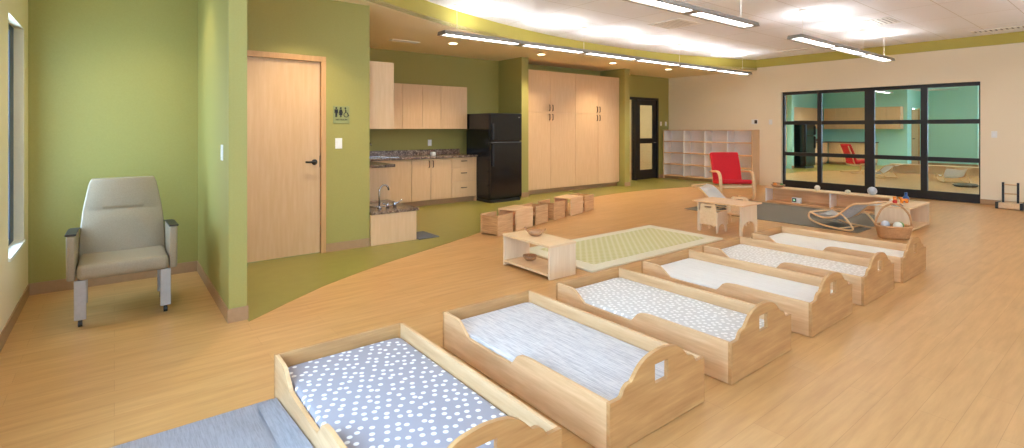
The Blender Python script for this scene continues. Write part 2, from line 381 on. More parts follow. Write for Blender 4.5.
# ------------------------------------------------------------------ lamps
def pendant(x0, n, y, label, group, mir=False, L=1.335):
    zb0 = 0; zb = 2.69
    t = thing('pendant_light', label, 'ceiling light', (x0, y, zb), 0, group, mirror=mir)
    ln = n*L
    sec = [(-.11,0),(-.075,0),(-.075,.02),(.075,.02),(.075,0),(.11,0),(.095,.05),(.075,.05),(.075,.035),(-.075,.035),(-.075,.05),(-.095,.05)]
    MB().prism(sec, 0.03, ln-.03, 'x').build('housing', M['alu'], t, mirror=mir)
    for a in (0, ln-.03): MB().prism([(-.11,0),(.11,0),(.095,.05),(-.095,.05)], a, a+.03, 'x').build('end_cap', M['alu'], t, mirror=mir)
    for i in range(n):
        B(i*L+.06, (i+1)*L-.04, -.055, .055, .006, .018).build('lens', M['lens'], t, mirror=mir)
        MB().prism([(-.05,.036),(.05,.036),(.012,.056),(-.012,.056)], i*L+.42, (i+1)*L-.42, 'x').build('uplight', M['uplens'], t, mirror=mir)
        B((i+1)*L-.07, (i+1)*L+.07 if i < n-1 else (i+1)*L-.031, -.074, .074, -.002, .019).build('divider', M['alu'], t, mirror=mir)
    for x in [.25] + [i*2*L for i in range(1, n//2+1) if i*2*L < ln-.5] + [ln-.25]:
        MB().tube([(x, 0, .04), (x, 0, HH-zb)], .003, 6).lathe([(.05,0),(.05,.012)], 16, (x,0,HH-zb-.012)).build('cable', M['white_plastic'], t, mirror=mir)
    return t
pendant(3.52, 6, 6.07, 'long slim pendant light, six segments, running along the curved olive soffit', 'pendant lights', L=1.39)
pendant(7.62, 3, 3.22, 'three-segment slim pendant light hanging in front of the glazed wall', 'pendant lights')
pendant(1.03, 4, 3.22, 'slim pendant light overhead, cut off by the top edge of the photo', 'pendant lights')
pendant(3.52, 6, .4, 'unseen slim pendant light added as a third row to brighten the room', 'pendant lights')  # unseen row, added for more light in this room
pendant(3.52, 6, 6.07, 'slim pendant light in the mint room, seen through the glass', 'pendant lights', True)
pendant(3.52, 6, .4, 'unseen third slim pendant light added to brighten the mint room', 'pendant lights', True)  # out of view, added to lift the light level beyond the glass
pendant(3.52, 6, 3.22, 'second slim pendant light of the mint room, mostly hidden above the glazing', 'pendant lights', True)
dl = 0
for x, y, lb in ((4.58,7.5,'recessed downlight in the tan ceiling above the kitchen cabinets'), (6.62,7.53,'recessed downlight in the tan ceiling in front of the fridge pier'),
             (8.75,7.54,'recessed downlight in the tan ceiling before the tall wardrobe cabinets'), (10.75,7.5,'recessed downlight in the tan ceiling near the black glazed door'),
             (.22,5.12,'recessed downlight in the alcove ceiling above the beige glider chair'), (1.6,5.2,'recessed downlight in the tan ceiling by the restroom door')):
    t = thing('downlight', lb, 'ceiling light', (x, y, HL), 0, 'recessed downlights')
    MB().lathe([(.095,-.004),(.1,0),(.1,.004)], 24).build('trim_ring', M['white_plastic'], t, smooth=False)
    MB().lathe([(.07,-.007),(.07,-.003)], 24).build('lamp', M['can'], t)
    l = bpy.data.lights.new('downlight_beam', 'SPOT'); l.energy = 115 if x > .5 else 38; l.color = (1,.82,.58); l.spot_size = 1.9; l.spot_blend = .8; l.shadow_soft_size = .06
    o = bpy.data.objects.new('downlight_beam', l); C.objects.link(o); o.location = (x, y, HL-.02)
for x, y in ((5, 7.5), (8, 7.6), (11, 7.5), (4.2, 5.2)):  # unseen downlights added to make the mint room brighter
    x = 2*MX-x
    t = thing('downlight', 'unseen recessed downlight added to brighten the mint room', 'ceiling light', (x, y, HL), 0, 'added mint room downlights')
    MB().lathe([(.095,-.004),(.1,0),(.1,.004)], 24).build('trim_ring', M['white_plastic'], t); MB().lathe([(.07,-.007),(.07,-.003)], 24).build('lamp', M['can'], t)
    l = bpy.data.lights.new('downlight_beam', 'SPOT'); l.energy = 170; l.color = (1,.9,.74); l.spot_size = 1.9; l.spot_blend = .8; l.shadow_soft_size = .06
    o = bpy.data.objects.new('downlight_beam', l); C.objects.link(o); o.location = (x, y, HL-.02)
def diffuser(x, y, sx, sy, lb, z=HH):
    t = thing('air_diffuser', lb, 'vent', (x, y, z), 0, 'ceiling air vents')
    MB().box(-sx/2,sx/2,-sy/2,-sy/2+.03,-.012,0).box(-sx/2,sx/2,sy/2-.03,sy/2,-.012,0).box(-sx/2,-sx/2+.03,-sy/2+.03,sy/2-.03,-.012,0).box(sx/2-.03,sx/2,-sy/2+.03,sy/2-.03,-.012,0).build('frame', M['white_plastic'], t)
    m = MB(); k = max(2, int(sy/.07))
    for i in range(k):
        yy = -sy/2+.04+(sy-.08)*(i+.5)/k
        m.prism([(yy-.02,-.004),(yy-.015,-.004),(yy+.012,-.012),(yy+.007,-.012)], -sx/2+.03, sx/2-.03, 'x')
    m.build('slats', M['white_plastic'], t)
    B(-sx/2+.03, sx/2-.03, -sy/2+.03, sy/2-.03, -.002, 0).build('backing', M['vent_back'], t)
diffuser(7.25, 4.95, .6, .6, 'square air vent in the white ceiling beside the long pendant light')
diffuser(9.7, 2.9, .6, .6, 'square air vent in the white ceiling over the three-segment pendant')
diffuser(12.1, 1.65, .3, .9, 'long air grille in the white ceiling above the cream wall')
diffuser(11.8, 4.94, .3, .7, 'small air grille in the white ceiling near the glazed wall')
diffuser(3.82, 7.8, .5, .15, 'slim air grille in the tan ceiling over the kitchen', HL)

# ------------------------------------------------------------------ kitchen (built twice: this room and its twin)
def pull(t, x, y, z, vert=True, mir=False, par=None, axis='x', name='handle', ln=.12):
    h = ln/2; mb = MB()
    if vert: pts = [(x,y,z-h),(x,y-.025,z-h+.008),(x,y-.028,z),(x,y-.025,z+h-.008),(x,y,z+h)]
    else: pts = [(x-h,y,z),(x-h+.008,y-.025,z),(x,y-.028,z),(x+h-.008,y-.025,z),(x+h,y,z)]
    return mb.tube(pts, .008, 8).build(name, M['handle'], par or t, smooth=True, mirror=mir)
def kitchen(mir):
    r = ' in the mint room beyond the glass' if mir else ''
    base = thing('base_cabinet', ('maple base cabinet run with drawers' + r) if mir else 'maple base cabinet run with two doors and three drawers beside the fridge', 'cabinet', (3.15, 8.22, 0), mirror=mir)
    b = lambda *a: MB().box(*a)
    b(0, 2.4, .02, .6, .1, .86).build('body', M['maple'], base, mirror=mir)
    b(0, 2.38, .07, .6, .003, .1).build('toe_kick', M['base'], base, mirror=mir)
    b(2.38, 2.4, .0, .07, .003, .86).build('end_panel', M['maple'], base, mirror=mir)
    for a, c, hx in ((.02,1.01,None), (1.018,1.395,1.36), (1.403,1.84,1.44)):
        dd = b(a, c, 0, .02, .11, .855).build('door', M['maple'], base, .0015, mirror=mir)
        if hx: pull(base, hx, 0, .76, True, mir, dd)
    for z0, z1 in ((.11,.40),(.408,.66),(.668,.855)):
        dd = b(1.848, 2.375, 0, .02, z0, z1).build('drawer', M['maple'], base, .0015, mirror=mir)
        pull(base, 2.11, 0, (z0+z1)/2+.03, False, mir, dd)
    sb = thing('side_base_cabinet', 'maple side base cabinet ending behind the low sink unit' if not mir else 'maple side cabinets under a counter'+r, 'cabinet', (2.4, 6.76, 0), mirror=mir)
    b(.003, .68, 0, 1.46, .1, .86).build('body', M['maple'], sb, mirror=mir)
    b(.003, .63, .02, 1.46, .003, .1).build('toe_kick', M['base'], sb, mirror=mir)
    for i in range(3): b(.68, .7, .01+i*.48, .48+i*.48, .11, .855).build('door', M['maple'], sb, .0015, mirror=mir)
    ct = MB().prism([(2.405,6.72),(3.15,6.72),(3.15,8.17),(5.545,8.17),(5.545,8.845),(2.405,8.845)], .86, .9).build('countertop', M['granite'], mirror=mir, bevel=.004)
    tag(ct, 'brown granite countertop, L-shaped, on the maple base cabinets' + r, 'countertop')
    B(2.43, 5.545, 8.825, 8.845, .9, 1.0).build('backsplash', M['granite'], ct, mirror=False) if not mir else B(2*MX-5.545, 2*MX-2.43, 8.825, 8.845, .9, 1.0).build('backsplash', M['granite'], ct)
    us = thing('side_wall_cabinet', 'tall maple wall cabinet end over the low sink unit' if not mir else 'maple wall cabinets high on the side wall'+r, 'cabinet', (2.4, 5.95, 1.4), mirror=mir)
    b(.003, .35, 0, 2.55, 0, .83).build('body', M['maple'], us, mirror=mir)
    for i in range(6): b(.35, .37, .004+i*.425, .421+i*.425, .002, .828).build('door', M['maple'], us, .0015, mirror=mir)
    ub = thing('wall_cabinet', 'row of maple wall cabinets on the olive wall left of fridge' if not mir else 'maple wall cabinets at the far end'+r, 'cabinet', (2.78, 8.52, 1.4), mirror=mir)
    b(0, 2.75, .02, .325, 0, .83).build('body', M['maple'], ub, mirror=mir)
    for a, c in ((.2,.96),(.965,1.355),(1.36,1.75),(1.755,2.15),(2.155,2.748)): b(a, c, 0, .02, .002, .828).build('door', M['maple'], ub, .0015, mirror=mir)
    fr = thing('refrigerator', 'black top-freezer refrigerator beside the olive pier' if not mir else 'dark refrigerator'+r, 'refrigerator', (5.555, 7.75, 0), mirror=mir)
    b(0, .75, .06, .84, .06, 1.7).build('body', M['blackgloss'], fr, .01, mirror=mir)
    fd = b(0, .75, 0, .055, 1.17, 1.7).build('freezer_door', M['blackgloss'], fr, .012, mirror=mir)
    dd = b(0, .75, 0, .055, .08, 1.155).build('fridge_door', M['blackgloss'], fr, .012, mirror=mir)
    b(.02, .73, .03, .8, .003, .06).build('grille', M['dark'], fr, mirror=mir)
    b(.03, .055, -.035, 0, 1.2, 1.5).build('handle', M['dark'], fd, .008, mirror=mir); b(.03, .055, -.035, 0, .7, 1.12).build('handle', M['dark'], dd, .008, mirror=mir)
    b(.66, .70, -.003, 0, 1.62, 1.635).build('badge', M['steel'], fd, mirror=mir)
    tc = thing('tall_cabinet', 'tall maple storage cabinets filling the recess between two olive piers' if not mir else 'tall maple storage cabinets'+r, 'cabinet', (6.735, 8.22, 0), mirror=mir)
    b(0, 3.04, .022, .62, .1, 2.66).build('body', M['maple'], tc, mirror=mir); b(0, 3.04, .07, .62, .003, .1).build('toe_kick', M['base'], tc, mirror=mir)
    xs = [.01, .765, 1.52, 2.275, 3.035]
    for i in range(4):
        hx = xs[i+1]-.045 if i % 2 == 0 else xs[i]+.045
        lo = b(xs[i]+.002, xs[i+1]-.002, 0, .02, .105, 1.75).build('door', M['maple'], tc, .0015, mirror=mir); pull(tc, hx, 0, 1.66, True, mir, lo, ln=.13)
        hi = b(xs[i]+.002, xs[i+1]-.002, 0, .02, 1.755, 2.655).build('door', M['maple'], tc, .0015, mirror=mir); pull(tc, hx, 0, 1.86, True, mir, hi, ln=.13)
kitchen(False); kitchen(True)
# low sink unit on the corner of the restroom wall
t = thing('toddler_sink_unit', 'low maple sink unit with granite top on the olive corner', 'sink unit', (2.405, 5.8, 0))
B(0, .6, .0, .90, .004, .372).build('body', M['maple'], t, .002)
B(0, .63, -.012, .92, .372, .407).build('counter', M['granite'], t, .004)
MB().lathe([(.17,.003),(.185,.005),(.185,.001),(.15,0)], 28, (.33,.5,.407), 1, .8).build('basin', M['steel'], t, smooth=True)
f = MB().tube([(.2,.22,.407),(.2,.22,.62)] + [(.2+.065-.065*math.cos(a), .22, .62+.075*math.sin(a)) for a in [PI*k/10 for k in range(1, 9)]] + [(.325,.22,.63)], .011, 10).lathe([(.028,0),(.024,.02),(.012,.03)], 16, (.2,.22,.407)).build('faucet', M['steel'], t, smooth=True)
MB().lathe([(.022,0),(.02,.06),(.012,.07)], 14, (.40,.2,.407)).tube([(.40,.2,.455),(.46,.2,.475),(.5,.2,.5)], .009, 8).build('faucet_lever', M['steel'], f, smooth=True)
MB().lathe([(.022,0),(.02,.05),(.012,.06)], 14, (.31,.22,.407)).tube([(.31,.22,.445),(.24,.2,.47)], .008, 8).build('faucet_lever', M['steel'], f, smooth=True)
tag(B(3.03, 3.32, 5.77, 6.2, .003, .012).build('floor_mat', M['toemat'], bevel=.003), 'small dark rubber mat on the olive floor beside low sink unit', 'mat')
t = [o for o in C.objects if o.name == 'countertop'][0]
MB().box(3.15,3.95,8.28,8.33,.9,.908).box(3.15,3.95,8.67,8.72,.9,.908).box(3.15,3.21,8.33,8.67,.9,.908).box(3.89,3.95,8.33,8.67,.9,.908).box(3.21,3.89,8.33,8.67,.9,.902).build('sink', M['steel'], t, .002)
MB().tube([(3.55,8.7,.908),(3.55,8.7,1.1),(3.55,8.66,1.15),(3.55,8.58,1.15),(3.55,8.55,1.11)], .011, 10).build('faucet', M['steel'], t, smooth=True)
tag(MB().lathe([(.05,0),(.055,.03),(.05,.06),(.02,.065)], 16).build('soap_dish', M['white_plastic'], loc=(4.75,8.5,.9)), 'small white dish on granite countertop above the drawers', 'dish')

# ------------------------------------------------------------------ plates, sign, thermostat
def plate(x, y, z, ax, lb, kind, nm, grp):
    t = thing(nm, lb, kind, (x, y, z), {'-y': 0, '-x': -PI/2}[ax], grp)
    B(-.04, .04, -.006, 0, -.06, .06).build('cover', M['white_plastic'], t, .002)
    if nm == 'light_switch': B(-.016, .016, -.010, -.005, -.033, .033).build('rocker', M['white_melamine'], t, .001)
    else: MB().box(-.017,.017,-.009,-.005,.008,.038).box(-.017,.017,-.009,-.005,-.038,-.008).build('socket', M['white_melamine'], t, .001)
plate(2.03, YD, 1.235, '-y', 'white light switch on olive wall below the restroom sign', 'switch', 'light_switch', None)
plate(.65, 4.42, 1.22, '-x', 'white light switch on the pale side of the alcove partition', 'switch', 'light_switch', None)
plate(12.33, YB, 1.55, '-y', 'white light switch next to the black door, nearer the door', 'switch', 'light_switch', None)
plate(12.56, YB, 1.55, '-y', 'white light switch next to the black door, nearer the cream wall', 'switch', 'light_switch', None)
plate(4.87, YB, 1.13, '-y', 'white wall outlet above the granite backsplash', 'outlet', 'wall_outlet', None)
plate(XR, 5.93, 1.57, '-x', 'white switch plate on cream wall beside the glazed wall edge', 'switch', 'light_switch', None)
plate(XR, 1.9, 1.3, '-x', 'white switch plate on cream wall above the black-posted stand', 'switch', 'light_switch', None)
t = thing('thermostat', 'small thermostat with dark screen on cream wall above cubby end', 'thermostat', (XR, 6.3, 1.58), -PI/2)
B(-.1,.06,-.02,0,-.06,.06).build('case', M['white_plastic'], t, .006); B(-.02,.05,-.023,-.018,-.045,.045).build('screen', M['dark'], t)
t = thing('restroom_sign', 'olive restroom sign with man, woman and wheelchair symbols beside the door', 'sign', (2.06, YD, 1.565))
B(-.095, .095, -.008, 0, -.1, .1).build('panel', M['signplate'], t, .002)
m = MB()
def disc(m, x, z, r): m.prism([(x+r*math.cos(2*PI*k/14), z+r*math.sin(2*PI*k/14)) for k in range(14)], -.011, -.0075, 'y')
disc(m, -.06, .075, .011); m.prism([(-.08,.06),(-.04,.06),(-.04,.015),(-.047,.015),(-.049,.045),(-.05,-.03),(-.058,-.03),(-.06,.005),(-.062,-.03),(-.07,-.03),(-.071,.045),(-.073,.015),(-.08,.015)], -.011, -.0075, 'y')
disc(m, -.008, .075, .011); m.prism([(-.02,.06),(.004,.06),(.018,.015),(.012,.014),(.004,.04),(.012,-.005),(.0,-.005),(.0,-.03),(-.006,-.03),(-.007,-.005),(-.009,-.005),(-.01,-.03),(-.016,-.03),(-.016,-.005),(-.028,-.005),(-.02,.04),(-.028,.014),(-.034,.015)], -.011, -.0075, 'y')
m.build('restroom_figures', M['pict'], t)
m = MB(); disc(m, .045, .075, .01)
m.tube([(.046,-.0095,.06),(.05,-.0095,.025),(.07,-.0095,.022),(.08,-.0095,-.01),(.09,-.0095,-.008)], .005, 6).tube([(.048,-.0095,.045),(.065,-.0095,.043)], .0035, 6)
m.tube([(.055+.027*math.cos(a), -.0095, .0+.027*math.sin(a)) for a in [math.radians(110+24*k) for k in range(11)]], .0038, 6)
m.build('wheelchair_symbol', M['pict'], t)
cu = bpy.data.curves.new('lettering', 'FONT'); cu.body = 'RESTROOM'; cu.size = .026; cu.align_x = 'CENTER'; cu.extrude = .001
to = bpy.data.objects.new('lettering_curve', cu); me = bpy.data.meshes.new_from_object(to); bpy.data.objects.remove(to); o = bpy.data.objects.new('lettering', me); C.objects.link(o); o.parent = t; o.location = (0, -.009, -.066); o.rotation_euler = (PI/2, 0, 0); me.materials.append(M['pict'])

# ------------------------------------------------------------------ cubby shelves on the cream wall
def cubby():
    t = thing('cubby_shelf', 'low white cubby shelf, four by four openings, against the cream wall', 'shelf', (12.33, 6.2, 0))
    D, H, W = .362, 1.38, 2.58
    MB().box(0,D,0,.025,.003,H).box(0,D,W-.025,W,.003,H).box(0,D,.025,W-.025,H-.025,H).build('case', M['maple'], t, .002)
    m = MB()
    cols = [.025 + (W-.05)*i/4 for i in range(5)]
    for c in cols[1:4]: m.box(.012, D-.015, c-.011, c+.011, .1, H-.025)
    m.box(.02, D-.015, .025, .032, .1, H-.025).box(.02, D-.015, W-.032, W-.025, .1, H-.025)
    m.build('upright', M['white_melamine'], t)
    for i in range(4):
        z = .08 + (H-.1)*i/4
        MB().box(.004, D-.015, .025, W-.025, z, z+.022).build('shelf_board', M['maple_y'], t)
    B(D-.015, D-.002, .025, W-.025, .03, H-.025).build('back_panel', M['white_melamine'], t)
    B(.05, .065, .025, W-.025, .003, .08).build('toe_kick', M['base'], t)
cubby()

# ------------------------------------------------------------------ toddler beds
def smooth_path(pts, n=8):
    out = []
    P = [Vector((p[0], p[1], 0)) for p in pts]
    for i in range(len(P)-1):
        p0, p1, p2, p3 = P[max(i-1,0)], P[i], P[i+1], P[min(i+2,len(P)-1)]
        for k in range(n):
            t = k/n
            q = .5*((2*p1)+(-p0+p2)*t+(2*p0-5*p1+4*p2-p3)*t*t+(-p0+3*p1-3*p2+p3)*t**3); out.append((q.x, q.y))
    out.append((P[-1].x, P[-1].y)); return out
BW, BL, BH, BT = .722, 1.40, .23, .02
BY = 1.447
def make_bed():
    t = thing('toddler_bed', '', 'bed', (0,0,0), 0, 'low wooden toddler beds')
    half = [(0,BH),(.05,BH),(.075,BH+.004),(.093,BH+.03),(.118,BH+.047),(.145,BH+.05),(.165,BH+.068),(.2,BH+.1),(.25,BH+.126),(.31,BH+.138),(.361,BH+.142)]
    L = smooth_path(half[1:], 5); top = [half[0]] + L + [(BW-x, z) for x, z in L[::-1][1:]] + [(BW, BH)]
    hole = [(.311,.22),(.311,.31),(.41,.31),(.41,.22)]
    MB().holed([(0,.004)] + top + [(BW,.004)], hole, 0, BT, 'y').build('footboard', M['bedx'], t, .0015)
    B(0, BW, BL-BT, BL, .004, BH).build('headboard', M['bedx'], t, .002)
    y1 = BL-BT
    dip = [(y1,BH),(y1-.13,BH),(y1-.17,BH-.006),(y1-.215,BH-.035),(y1-.26,BH-.068),(y1-.31,BH-.08),(y1-.66,BH-.08),(y1-.695,BH-.072),(y1-.72,BH-.048),(y1-.745,BH-.02),(y1-.78,BH-.006),(y1-.84,BH)]
    prof = [dip[0]] + smooth_path(dip[1:], 4) + [(BT,BH)]
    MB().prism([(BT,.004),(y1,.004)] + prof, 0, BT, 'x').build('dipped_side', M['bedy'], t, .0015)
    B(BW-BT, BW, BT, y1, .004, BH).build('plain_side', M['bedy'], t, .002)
    B(BT, BW-BT, BT, y1, .01, .025).build('base_board', M['bedy'], t)
    return t
def mattress(loc, mat, lb):
    def prof(x0, x1, y0, y1, r=.05, n=5):
        out = []
        for cx, cy, a in ((x1-r,y0+r,-PI/2),(x1-r,y1-r,0),(x0+r,y1-r,PI/2),(x0+r,y0+r,PI)):
            for k in range(n+1): out.append((cx+r*math.cos(a+PI/2*k/n), cy+r*math.sin(a+PI/2*k/n)))
        return out
    o = MB().prism(prof(-.335,.335,-.674,.674), .0, .135, 'z').build('crib_mattress', M[mat], bevel=.022, seg=4, loc=loc, smooth=True)
    return tag(o, lb, 'mattress', 'crib mattresses in the toddler beds')
bed0 = make_bed()
BEDS = [(.655,'sheet_blue_dots','blue-grey sheet with white dots','low wooden toddler bed with blue-grey dotted sheet, beside the grey floor mat'),
        (1.66,'sheet_lines','grey sheet with fine pale lines','low wooden toddler bed with fine-lined grey sheet, second from the grey floor mat'),
        (2.65,'sheet_grey_dots','pale grey sheet with white dots','low wooden toddler bed with pale grey dotted sheet, third from grey floor mat'),
        (3.68,'sheet_white','plain whitish sheet','low wooden toddler bed with plain white sheet, between two dotted-sheet beds'),
        (4.65,'sheet_cream_dots','cream sheet with faint white dots','low wooden toddler bed with faintly dotted cream sheet, next to the last bed'),
        (5.63,'sheet_cream','plain cream sheet','last low wooden toddler bed of the row, plain cream sheet, by wicker basket')]
ordn = ['beside the grey floor mat', 'in the second bed from the mat', 'in the third bed from the mat', 'between the two pale dotted ones', 'in the bed next to the last', 'in the last bed, by the basket']
for i, (x, mt, sh, lb) in enumerate(BEDS):
    if i == 0: bed0.location = (x, BY, 0); bed0['label'] = lb
    else: dup(bed0, (x, BY, 0), 0, lb, 'low wooden toddler beds')
    mattress((x+BW/2, BY+BL/2, .0265), mt, 'thin mattress with %s %s' % (sh, ordn[i]))

# grey mat beside the first bed, edge turned up against it
def matfn(u, v):
    x = -.55 + u*1.19; y = 1.3 + v*1.52
    z = .014 + (.007*math.sin(9*x+3*y)*math.sin(7*y-2*x) + .004*math.sin(23*x+11*y))*min(1, (1-v)*6)
    return (x, y, z)
t = thing('floor_mat', 'silky grey-blue floor mat lying beside the first toddler bed', 'mat', (0,0,0))
MB().grid(matfn, 50, 50, .012).build('sheet', M['mat_fabric'], t, smooth=True)
def foldfn(u, v):
    y = 1.3 + u*1.46
    return (.56+.085*v, y, .028 + (.05-.012*math.sin(5*y))*v**1.3*(1-.6*max(0, (u-.6)/.4)))
MB().grid(foldfn, 24, 6, .008).build('turned_up_edge', M['mat_fabric'], t, smooth=True)

# ------------------------------------------------------------------ glider chair in the alcove
t = thing('glider_chair', 'beige vinyl glider armchair on grey metal legs in the alcove', 'chair', (.06, 4.70, 0))
def soft(pts_fn, name, mat, nu=1, nv=1): pass
m = MB(); m.box(-.27, .27, -.03, .5, .33, .44); seat = m.build('seat', M['vinyl'], t, .035, smooth=True, seg=4)
def back_slab():
    m = MB(); rows = []
    prof = [(.40,.275,.40),(.55,.272,.44),(.66,.266,.468),(.74,.258,.488),(.76,.255,.493),(.78,.253,.498),(.88,.236,.52),(.96,.222,.54),(1.0,.205,.55)]
    for z, hw, y in prof:
        dent = .022 if abs(z-.76) < .012 else 0
        rows.append([(-hw,y+.0),( -hw*.5,y-.02+dent*.6),(0,y-.026+dent),(hw*.5,y-.02+dent*.6),(hw,y),(hw,y+.09),(0,y+.11),(-hw,y+.09)])
    V = [[m.bm.verts.new((x, y, prof[i][0])) for x, y in r] for i, r in enumerate(rows)]
    for A, B_ in zip(V, V[1:]):
        n = len(A)
        for k in range(n): m.bm.faces.new((A[k], A[(k+1)%n], B_[(k+1)%n], B_[k]))
    m.bm.faces.new(V[0][::-1]); m.bm.faces.new(V[-1]); return m
back_slab().build('backrest', M['vinyl'], t, .03, smooth=True, seg=4)
for s in (-1, 1):
    a = MB().prism([(.0,.33),(.5,.36),(.52,.62),(.3,.645),(-.03,.655),(-.02,.5)], s*.275, s*.325, 'x').build('arm_panel', M['vinyl'], t, .015, smooth=True, seg=3)
    MB().prism([(-.035,.655),(.3,.645),(.52,.62),(.52,.63),(.3,.656),(-.035,.667)], s*.268, s*.332, 'x').build('arm_cap', M['dark'], a, .006)
    MB().box(s*.216, s*.284, .0, .022, .05, .33).build('leg', M['grey_metal'], t, .004)
    MB().box(s*.23, s*.27, .022, .06, .05, .325).build('leg_backing', M['dark'], t, .004)
    MB().box(s*.222, s*.278, .44, .465, .05, .33).build('leg', M['grey_metal'], t, .004)
    for y in (.02, .45): MB().tube([(s*.25-.012, y, .024),(s*.25+.012, y, .024)], .023, 16).build('caster', M['dark'], t)
    MB().box(s*.235, s*.265, .06, .44, .285, .322).build('side_rail', M['dark'], t, .003)

# ------------------------------------------------------------------ rugs
t = thing('green_rug', 'pale green lattice rug behind the toddler beds', 'rug', (4.86, 3.98, 0))
B(-1.2,1.2,-.56,.56,.0,.022).build('border', M['rugedge'], t, .006)
B(-1.02,1.02,-.42,.42,.022,.025).build('field', M['rug'], t)
tag(B(7.85, 9.7, 2.52, 5.15, 0, .012).build('grey_rug', M['darkrug'], bevel=.004), 'dark grey carpet rug in front of the glazed wall', 'rug')

# ------------------------------------------------------------------ shelf bench with wooden toys
t = thing('shelf_bench', 'pale open wooden bench shelf at the corner of green rug', 'shelf', (3.155, 3.475, 0))
MB().box(0,.34,0,.02,.003,.30).build('end_panel', M['pale'], t, .002); MB().box(0,.34,.69,.71,.003,.30).build('end_panel', M['pale'], t, .002)
B(-.004,.344,-.004,.714,.30,.322).build('top', M['pale_x'], t, .002); B(.002,.338,.02,.69,.035,.055).build('bottom_shelf', M['pale_x'], t)
def bowl(loc, r, h, mat, lb, nm='bowl', grp=None, sx=1, sy=1, rot=0):
    return tag(MB().lathe([(r*.5,0),(r*.8,h*.35),(r,h),(r*.93,h),(r*.7,h*.4),(r*.3,h*.15)], 20, (0,0,0), sx, sy).build(nm, M[mat], loc=loc, rot=rot, smooth=True), lb, nm.replace('_',' '), grp)
t = thing('wooden_basket_toy', 'small wooden boat-shaped dish on top of the pale bench shelf', 'dish', (3.35, 3.90, .322), -.66)
MB().lathe([(.04,0),(.07,.02),(.085,.055),(.075,.055),(.055,.022),(.02,.012)], 20, (0,0,0), 1.0, .7).build('dish', M['brown'], t, smooth=True)
MB().tube([(-.075,0,.045),(-.098,0,.066),(-.108,0,.09)], .01, 8).build('prow', M['brown'], t, smooth=True)
MB().tube([(.075,0,.045),(.095,0,.058),(.103,0,.072)], .009, 8).build('stern', M['brown'], t, smooth=True)
bowl((3.36,4.0,.055), .075, .05, 'brown', 'brown wooden bowl inside bench shelf at its far end', sx=1.0)
t = thing('wooden_car', 'small dark toy car inside the bench shelf near its closed end', 'toy', (3.36, 3.62, .055), 1.2)
MB().prism([(-.06,.02),(.06,.02),(.06,.045),(.03,.05),(.015,.075),(-.03,.075),(-.04,.05),(-.06,.045)], -.025, .025, 'y').build('body', M['dark'], t, .004)
for x in (-.035,.035):
    for y in (-.028,.028): MB().tube([(x,y-.006,.018),(x,y+.006,.018)], .018, 14).build('wheel', M['brown'], t)

# ------------------------------------------------------------------ cube chairs and cube tables
def cube_chair(loc, rot, lb, mat='oak'):
    """open side faces local +x"""
    t = thing('cube_chair', lb, 'chair', loc, rot, 'wooden cube chairs'); w, h = .30, .27
    MB().box(-.16,.16,-w/2,-w/2+.02,.003,h).build('side_panel', M[mat], t, .003); MB().box(-.16,.16,w/2-.02,w/2,.003,h).build('side_panel', M[mat], t, .003)
    MB().box(-.15,-.13,-w/2+.02,w/2-.02,.02,h-.012).build('backrest', M['oak_y'], t, .003)
    MB().box(-.13,.155,-w/2+.02,w/2-.02,.12,.14).build('seat', M['oak_y'], t, .002)
    return t
def cube_table(loc, rot, lb):
    t = thing('cube_table', lb, 'table', loc, rot, 'wooden cube tables'); w, h = .32, .285
    MB().box(-.2,.2,-w/2,-w/2+.02,.003,h-.02).build('side_panel', M['maple_x'], t, .003); MB().box(-.2,.2,w/2-.02,w/2,.003,h-.02).build('side_panel', M['maple_x'], t, .003)
    MB().box(-.202,.202,-w/2-.002,w/2+.002,h-.02,h).build('top', M['maple_x'], t, .003)
R15 = math.radians(15)
cube_chair((4.04,5.50,0), R15, 'brown wooden cube chair at the end of row nearest the refrigerator')
cube_table((4.50,5.67,0), R15, 'wooden cube table between the first two cube chairs')
cube_chair((4.95,5.80,0), R15+PI, 'brown wooden cube chair with its open seat facing the first cube table')
cube_chair((5.43,5.93,0), R15, 'brown wooden cube chair with its back to the first group')
cube_table((5.93,6.06,0), R15, 'wooden cube table between the last two cube chairs')
cube_chair((6.38,6.20,0), R15+PI, 'brown wooden cube chair at the end nearest the wardrobe cabinets')

# ------------------------------------------------------------------ low play table and its chairs
t = thing('play_table', 'low birch table with arched end panels in front of the red armchair', 'table', (6.56, 3.65, 0))
B(-.25,.25,-.36,.36,.40,.42).build('top', M['maple_x'], t, .004)
def arched(w, h, leg, top):
    p = [(-w/2,.003),(-w/2+leg,.003)]
    for k in range(9):
        a = PI - PI*k/8; p.append(((w/2-leg*1.25)*math.cos(a), top*.55 + top*.45*math.sin(a)))
    return p + [(w/2-leg,.003),(w/2,.003),(w/2-.012,h),(-w/2+.012,h)]
for y in (-.31, .29): MB().prism(arched(.44,.40,.05,.19), y, y+.02, 'y').build('end_panel', M['pale'], t, .002)
def child_chair(loc, rot, lb):
    """faces local +x"""
    t = thing('child_chair', lb, 'chair', loc, rot, 'small birch chairs at the play table'); w, h = .27, .385
    for y in (-w/2, w/2-.018): MB().prism(arched(.26,.28,.035,.12), y, y+.018, 'y').build('side_panel', M['pale'], t, .002)
    MB().holed([(-w/2+.018,.1),(-w/2+.018,h-.02),(-w/2+.04,h),(w/2-.04,h),(w/2-.018,h-.02),(w/2-.018,.1)], [(-.05,h-.055),(-.05,h-.03),(.05,h-.03),(.05,h-.055)], -.125, -.107, 'x').build('backrest', M['pale_x'], t, .002)
    B(-.107,.125,-w/2+.018,w/2-.018,.15,.168).build('seat', M['pale_x'], t, .002)
    return t
child_chair((6.47,3.80,0), 0, 'small birch chair tucked under the low table, back with a handle slot')
child_chair((7.25,3.86,0), PI+.3, 'small birch chair on far side of low table, only its back showing')

